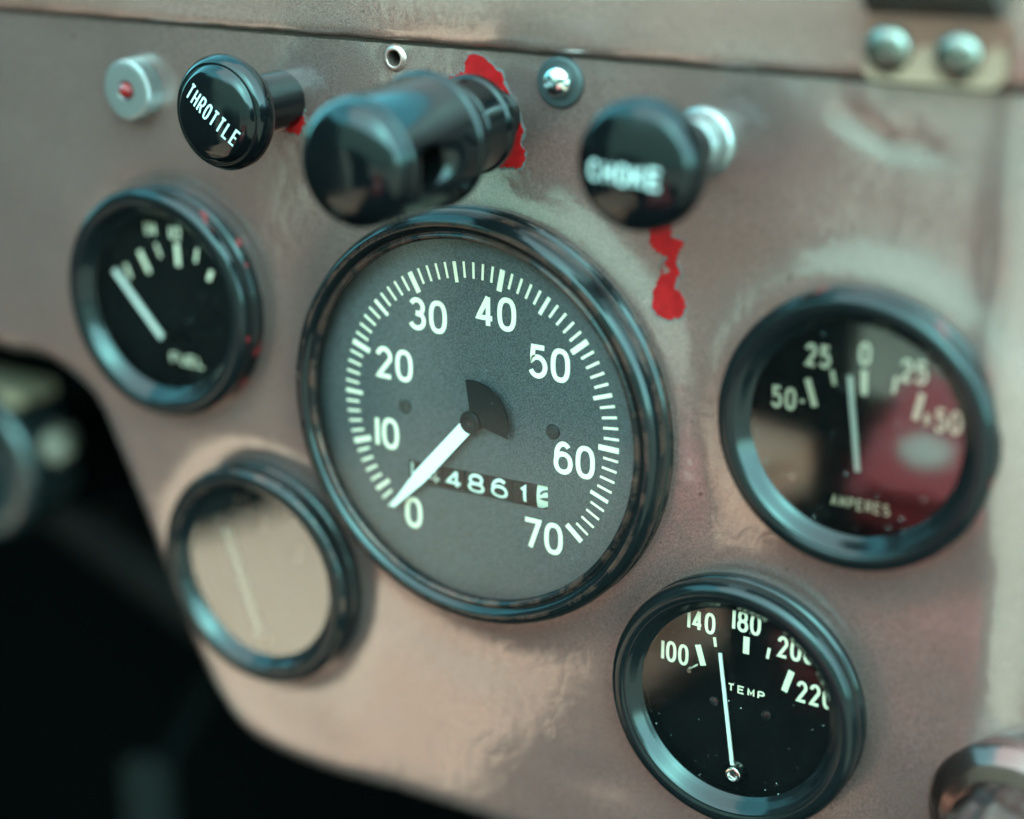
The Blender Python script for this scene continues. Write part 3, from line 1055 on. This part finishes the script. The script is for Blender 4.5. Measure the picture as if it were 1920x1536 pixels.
# ------------------------------------------------------------------ knobs
# throttle
tk = thing('throttle_knob', -56, 69.2, 0, 'round black push pull knob marked THROTTLE at the upper left', 'knob')
finish('stem', lathe(soften([(6.9, -.5), (7.0, 16), (6, 18.5)], .5), 48), M_KNOB, tk)
cap = finish('cap', lathe(soften([(6, 16.8), (10.2, 17.2), (12.4, 18.3), (13.3, 20.2), (13.2, 21.8), (12.4, 23.4), (11.6, 24.0), (11.1, 23.9), (10.6, 24.6), (9.9, 25.3), (8.6, 25.8), (6.5, 26.25), (4.5, 26.5), (2, 26.68), (0, 26.7)], .5), 96), M_KNOB, tk)
def capz(r):
    r = abs(r)
    return 26.72 - .0112 * r * r
lettering('lettering', 'THROTTLE', .6, .3, 0, 4.2, 1.68, .52, .52, M_KNOBPRINT, cap, math.radians(-38), lambda a, b: capz(math.hypot(a, b)) + .08)

# large pull knob
pk = thing('pull_knob', 3.5, 70.3, 0, 'big black cylindrical pull knob with a side hole above the speedometer', 'knob')
pk.rotation_euler = (math.radians(2.2), 0, math.radians(-1.5))
finish('collar', lathe(soften([(6.2, -.6), (6.2, 7.6), (9.9, 7.9), (10.9, 8.5), (10.9, 10.3), (10.3, 10.9), (10.3, 16.7), (10.6, 16.9), (10.6, 18.0), (10.3, 18.3), (10.3, 26)], .35), 72), M_KNOB, pk)
prof = soften([(0, 24.6), (9, 24.6), (13.9, 24.6), (14.6, 25.2), (14.6, 26.7), (14.0, 27.3), (13.9, 28), (13.3, 49.0), (12.9, 49.6), (12.7, 49.8), (12.8, 50.2), (13.1, 50.5)], .4)
prof += [(13.1 * math.cos(math.radians(a)) ** .7, 50.5 + 5.4 * math.sin(math.radians(a))) for a in range(6, 88, 6)] + [(0, 55.9)]
body = finish('body', lathe(prof, 96), M_KNOB)
th = math.radians(358)
cb = lathe([(0, -9.5), (4.3, -9.5), (4.3, 6), (0, 6)], 40)
mrot = Vector((0, -1, 0)).rotation_difference(Vector((math.cos(th), 0, math.sin(th)))).to_matrix()
bmesh.ops.rotate(cb, cent=(0, 0, 0), matrix=mrot, verts=cb.verts)
bmesh.ops.translate(cb, vec=W(13.6 * math.cos(th), 13.6 * math.sin(th), 43.2), verts=cb.verts)
cutter = finish('cutter', cb, M_BLACK)
body = cut(body, cutter)
body.parent = pk
cb = lathe(soften([(2.2, -.5), (4.1, -.5), (4.1, .5), (2.2, .5)], .2), 32)
bmesh.ops.rotate(cb, cent=(0, 0, 0), matrix=mrot, verts=cb.verts)
bmesh.ops.translate(cb, vec=W(6.6 * math.cos(th), 6.6 * math.sin(th), 43.2), verts=cb.verts)
finish('brass_eyelet', cb, M_BRASS, pk)
cb = lathe([(4.26, .6), (4.26, -9.2), (0, -9.2)], 40)
bmesh.ops.rotate(cb, cent=(0, 0, 0), matrix=mrot, verts=cb.verts)
bmesh.ops.translate(cb, vec=W(12.6 * math.cos(th), 12.6 * math.sin(th), 43.2), verts=cb.verts)
finish('hole_shade_liner', cb, M_BLACK, pk)  # black cup added inside the side hole to stand for its shade

# choke
ck = thing('choke_knob', 54, 69.4, 0, 'round black mushroom knob marked CHOKE at the upper right', 'knob')
finish('ferrule', lathe(soften([(7.4, -.5), (7.4, 1.2), (6.6, 1.8), (6.2, 5.5), (5.6, 7.0), (5, 7.0)], .4), 48), M_ALU, ck)
finish('stem', lathe(soften([(5.2, 6), (5.2, 14), (6.4, 17.5), (8, 19.5)], 1), 48), M_KNOB, ck)
CP = soften([(6, 17.5), (8.5, 18.6), (11.6, 21.2), (13.3, 24.6), (13.5, 27.8), (12.6, 30.6), (11.6, 31.7), (10.9, 32.0), (8, 32.9), (4, 33.5), (0, 33.7)], 1.2)
cap = finish('cap', lathe(CP, 96), M_KNOB, ck)
lettering('lettering', 'CHOKE', -.9, -1.0, 0, 4.2, 2.7, .62, .75, M_KNOBPRINT, cap, math.radians(-2), lambda a, b: 33.85 - .0132 * (a * a + b * b))

# indicator lamp
il = thing('indicator_lamp', -101.2, 68.3, 0, 'small knurled aluminium lamp with a red jewel at the upper left', 'lamp')
bm = bmesh.new()
seg = 144
prof = [(7.6, -.5), (7.6, 4.4), (7.1, 5.0), (6.4, 5.15), (2.6, 5.15), (2.2, 4.7), (2.2, 3.5)]
rings = []
for q, (r, z) in enumerate(prof):
    rings.append([bm.verts.new(W((r - (.34 if (q < 2 and i % 2) else 0)) * math.cos(2 * math.pi * i / seg), (r - (.34 if (q < 2 and i % 2) else 0)) * math.sin(2 * math.pi * i / seg), z)) for i in range(seg)])
for A, B in zip(rings, rings[1:]):
    for i in range(seg):
        bm.faces.new((A[i], A[(i + 1) % seg], B[(i + 1) % seg], B[i]))
finish('knurled_ring', bm, M_ALU, il, angle=8)
finish('jewel', lathe([(2.15, 3.6), (2.1, 4.9), (1.7, 5.9), (1.0, 6.4), (0, 6.6)], 8), M_JEWEL, il, smooth=False)

# rotary switch at the lower right corner
sw = thing('rotary_switch', 130.2, -67, -2, 'dark bronze switch with fluted knob cut off by the lower right corner', 'switch')
finish('escutcheon', lathe(soften([(18.4, -1), (18.4, 1.0), (17.4, 3.4), (14.5, 6.0), (11.0, 7.4), (9.6, 7.6), (9.4, 9)], .8), 72), M_BRONZE, sw)
bm = bmesh.new()
seg = 72
rings = []
for r, z in ((10.6, 4), (10.6, 9), (11.2, 10), (11.2, 25), (10.4, 26.5), (6, 27)):
    rings.append([bm.verts.new(W((r - (.7 * (1 - math.cos(2 * math.pi * i / 6)) / 2)) * math.cos(2 * math.pi * i / seg), (r - (.7 * (1 - math.cos(2 * math.pi * i / 6)) / 2)) * math.sin(2 * math.pi * i / seg), z)) for i in range(seg)])
for A, B in zip(rings, rings[1:]):
    for i in range(seg):
        bm.faces.new((A[i], A[(i + 1) % seg], B[(i + 1) % seg], B[i]))
bm.faces.new(rings[-1])
finish('fluted_knob', bm, M_BRONZE, sw)

# ------------------------------------------------------------------ below and behind the dash
sc_ = thing('steering_column', -238, -76, -60, 'dark steering column with a clamp showing at the left edge', 'steering column')
def col_tube(path, r, seg=40):
    return tube([W(*p) for p in path], r * MM, seg)
axis = (-.06, -.34, -1)
def along(k, du=0, dv=0):
    return (axis[0] * k + du, axis[1] * k + dv, axis[2] * k)
finish('tube', col_tube([along(0), along(250)], 19), M_KNOB, sc_)
prof = soften([(19, -16), (26, -16), (27.5, -14), (27.5, 6), (25.5, 8.5), (20, 9), (17, 7), (0, 6)], 1.2)
cl = finish('clamp', lathe(prof, 64), black_gloss('dark_clamp', (.008, .009, .0095), .25, spec=.6), sc_)
b_ = lathe(soften([(0, -4), (6.5, -4), (6.5, 4), (5, 6), (0, 6.5)], .6), 6)
bo = finish('clamp_bolt', b_, principled('pale_bolt', (.12, .085, .065), .5), sc_, W(27, 8, -6))
bo.rotation_euler = (0, .3, .5)
finish('clamp_strip', prism(bmesh.new(), rounded_rect(-12, 22, 22.5, 27.5, 2), -12, 4), principled('cream_metal', (.32, .22, .15), .4, .3), sc_)

tagp = finish('brake_pipe', tube([W(-420, -95, -150), W(-300, -150, -160), W(-200, -200, -170), W(-120, -232, -190), W(20, -260, -230)], .011, 16), principled('brown_hose', (.003, .0016, .0012), .8, spec=.1))
tag(tagp, 'dark brown hose running diagonally through the footwell shadow', 'hose')
pd = thing('pedal', -245, -255, -130, 'dim metal pedal deep in the footwell at lower left', 'pedal')
bm = prism(bmesh.new(), rounded_rect(-11, 11, -24, 24, 6), -3, 3)
bevel_all(bm, 1, 2)
finish('pad', bm, principled('worn_pedal_steel', (.005, .005, .0045), .7, .0, spec=.05), pd)
finish('arm', tube([W(0, 10, -3), W(4, 60, -60), W(6, 150, -120)], .006, 12), M_BLACK, pd)
tn = bmesh.new()
pr = [(-150, -640), (-120, -330), (-95, -262), (-40, -232), (40, -225), (120, -232), (170, -262), (200, -330), (230, -640)]
A = [tn.verts.new(W(a, b, -325)) for a, b in pr]
B = [tn.verts.new(W(a, b - 60, 180)) for a, b in pr]
for i in range(len(pr) - 1):
    tn.faces.new((A[i], A[i + 1], B[i + 1], B[i]))
tn = finish('gearbox_tunnel', tn, principled('dark_tunnel_paint', (.0045, .0042, .0042), .8, spec=.05), angle=50)
tag(tn, 'dark grey gearbox tunnel under the dashboard at the bottom', 'tunnel')

# ------------------------------------------------------------------ what the glasses mirror: seat and red can behind the camera
M_CANVAS = principled('tan_canvas', (0.92, 0.38, 0.255), .85)
M_OLIVE = principled('dark_olive_canvas', (0.0035, 0.003, 0.0028), .9, spec=.1)
def pad(seat, name, sx, sy, sz, loc, rx_, material):
    bmx = bmesh.new()
    bmesh.ops.create_cube(bmx, size=1)
    bmesh.ops.scale(bmx, vec=(sx, sy, sz), verts=bmx.verts)
    bmesh.ops.bevel(bmx, geom=bmx.edges[:], offset=min(sx, sy, sz) * .35, segments=4, affect='EDGES')
    o = finish(name, bmx, material, seat, loc)
    o.rotation_euler = (rx_, 0, 0)
    return o
for su, lab, cm, wd, dp, nn in ((-555, 'seat with tan cushion mirrored in the lower left gauge glass', M_CANVAS, .40, .80, 740), (-40, 'dark seat behind the red can mirrored in the ammeter glass', M_OLIVE, .52, .5, 600)):
    seat = thing('seat', su, -480, nn, lab, 'seat', 'front seats')
    pad(seat, 'cushion', wd, dp, .12, (0, 0, 0), .06, cm)
    hb_ = .52 if su < -300 else .32
    pad(seat, 'backrest', wd + .04, .10, hb_, (0, -dp / 2 - .04, hb_ / 2 - .08), .2, M_OLIVE)

can = thing('fuel_can', -30, -420, 640, 'red fuel can with white disc mirrored in the ammeter glass', 'can')
bm = bmesh.new()
bmesh.ops.create_cube(bm, size=1)
bmesh.ops.scale(bm, vec=(.28, .17, .40), verts=bm.verts)
bmesh.ops.translate(bm, vec=(0, 0, .23), verts=bm.verts)
bmesh.ops.bevel(bm, geom=bm.edges[:], offset=.035, segments=4, affect='EDGES')
finish('body', bm, principled('red_enamel', (.62, .012, .015), .35), can)
bm = lathe(soften([(0, -88), (42, -88), (44, -86), (44, -80)], 1), 48)
finish('label_disc', bm, principled('white_disc', (.95, .55, .43), .5), can, Vector((-.03, .0, .17)))
bm = lathe(soften([(0, 22), (22, 22), (26, 18), (26, -14)], 2), 24)
bmesh.ops.rotate(bm, cent=(0, 0, 0), matrix=Matrix.Rotation(math.radians(-90), 3, 'X'), verts=bm.verts)
finish('cap', bm, M_BLACK, can, Vector((.07, 0, .47)))
can.rotation_euler = (math.radians(68), 0, 0)
bm = bmesh.new()
wl = [(-8, -7.4), (-2.2, -8.2), (11, -7.6)]
for (xa, ya), (xb, yb) in zip(wl, wl[1:]):
    d_ = Vector((xb - xa, yb - ya, 0)).normalized()
    n_ = Vector((d_.y, -d_.x, 0)) * .3
    a_, b_ = Vector((xa, ya, -.95)), Vector((xb, yb, -.95))
    lo_ = [bm.verts.new(p) for p in (a_, b_, b_ + n_, a_ + n_)]
    hi_ = [bm.verts.new(p.co + Vector((0, 0, 4.6))) for p in lo_]
    bm.faces.new(hi_)
    for i in range(4):
        bm.faces.new((lo_[i], lo_[(i + 1) % 4], hi_[(i + 1) % 4], hi_[i]))
wm, nt, b = mat('brown_plaster')
rr = ramp(nt, noise(nt, 1.2, 5, .6).outputs[0], [(.3, (.50, .36, .26)), (.7, (.68, .50, .37))])
nt.links.new(rr.outputs[0], b.inputs['Base Color'])
b.inputs['Roughness'].default_value = .9
wall = finish('wall', bm, wm, smooth=False)
wall['kind'] = 'structure'

# unseen dark sheet added left of the seats to darken the panel's left end
sd = thing('side_light_blocker', -860, -640, 560, 'dark brown sheet added out of view to block light from the left', 'light blocker')
bm = bmesh.new()
prof = [(-560, 0), (540, 0), (560, 700), (470, 1120), (-330, 1180), (-520, 760)]
a_ = [bm.verts.new(Vector((0, -n_, v_)) * MM) for n_, v_ in prof]
b2_ = [bm.verts.new(Vector((-18, -n_, v_)) * MM) for n_, v_ in prof]
bm.faces.new(a_)
bm.faces.new(b2_)
for i in range(len(prof)):
    j = (i + 1) % len(prof)
    bm.faces.new((a_[i], a_[j], b2_[j], b2_[i]))
finish('blocker_sheet', bm, principled('dark_brown_blocker', (.014, .011, .010), .9, spec=.1), sd, smooth=False)
finish('frame', tube([Vector((.01, -n_ * MM, v_ * MM)) for n_, v_ in prof[2:]], .011, 12), M_BLACK, sd)
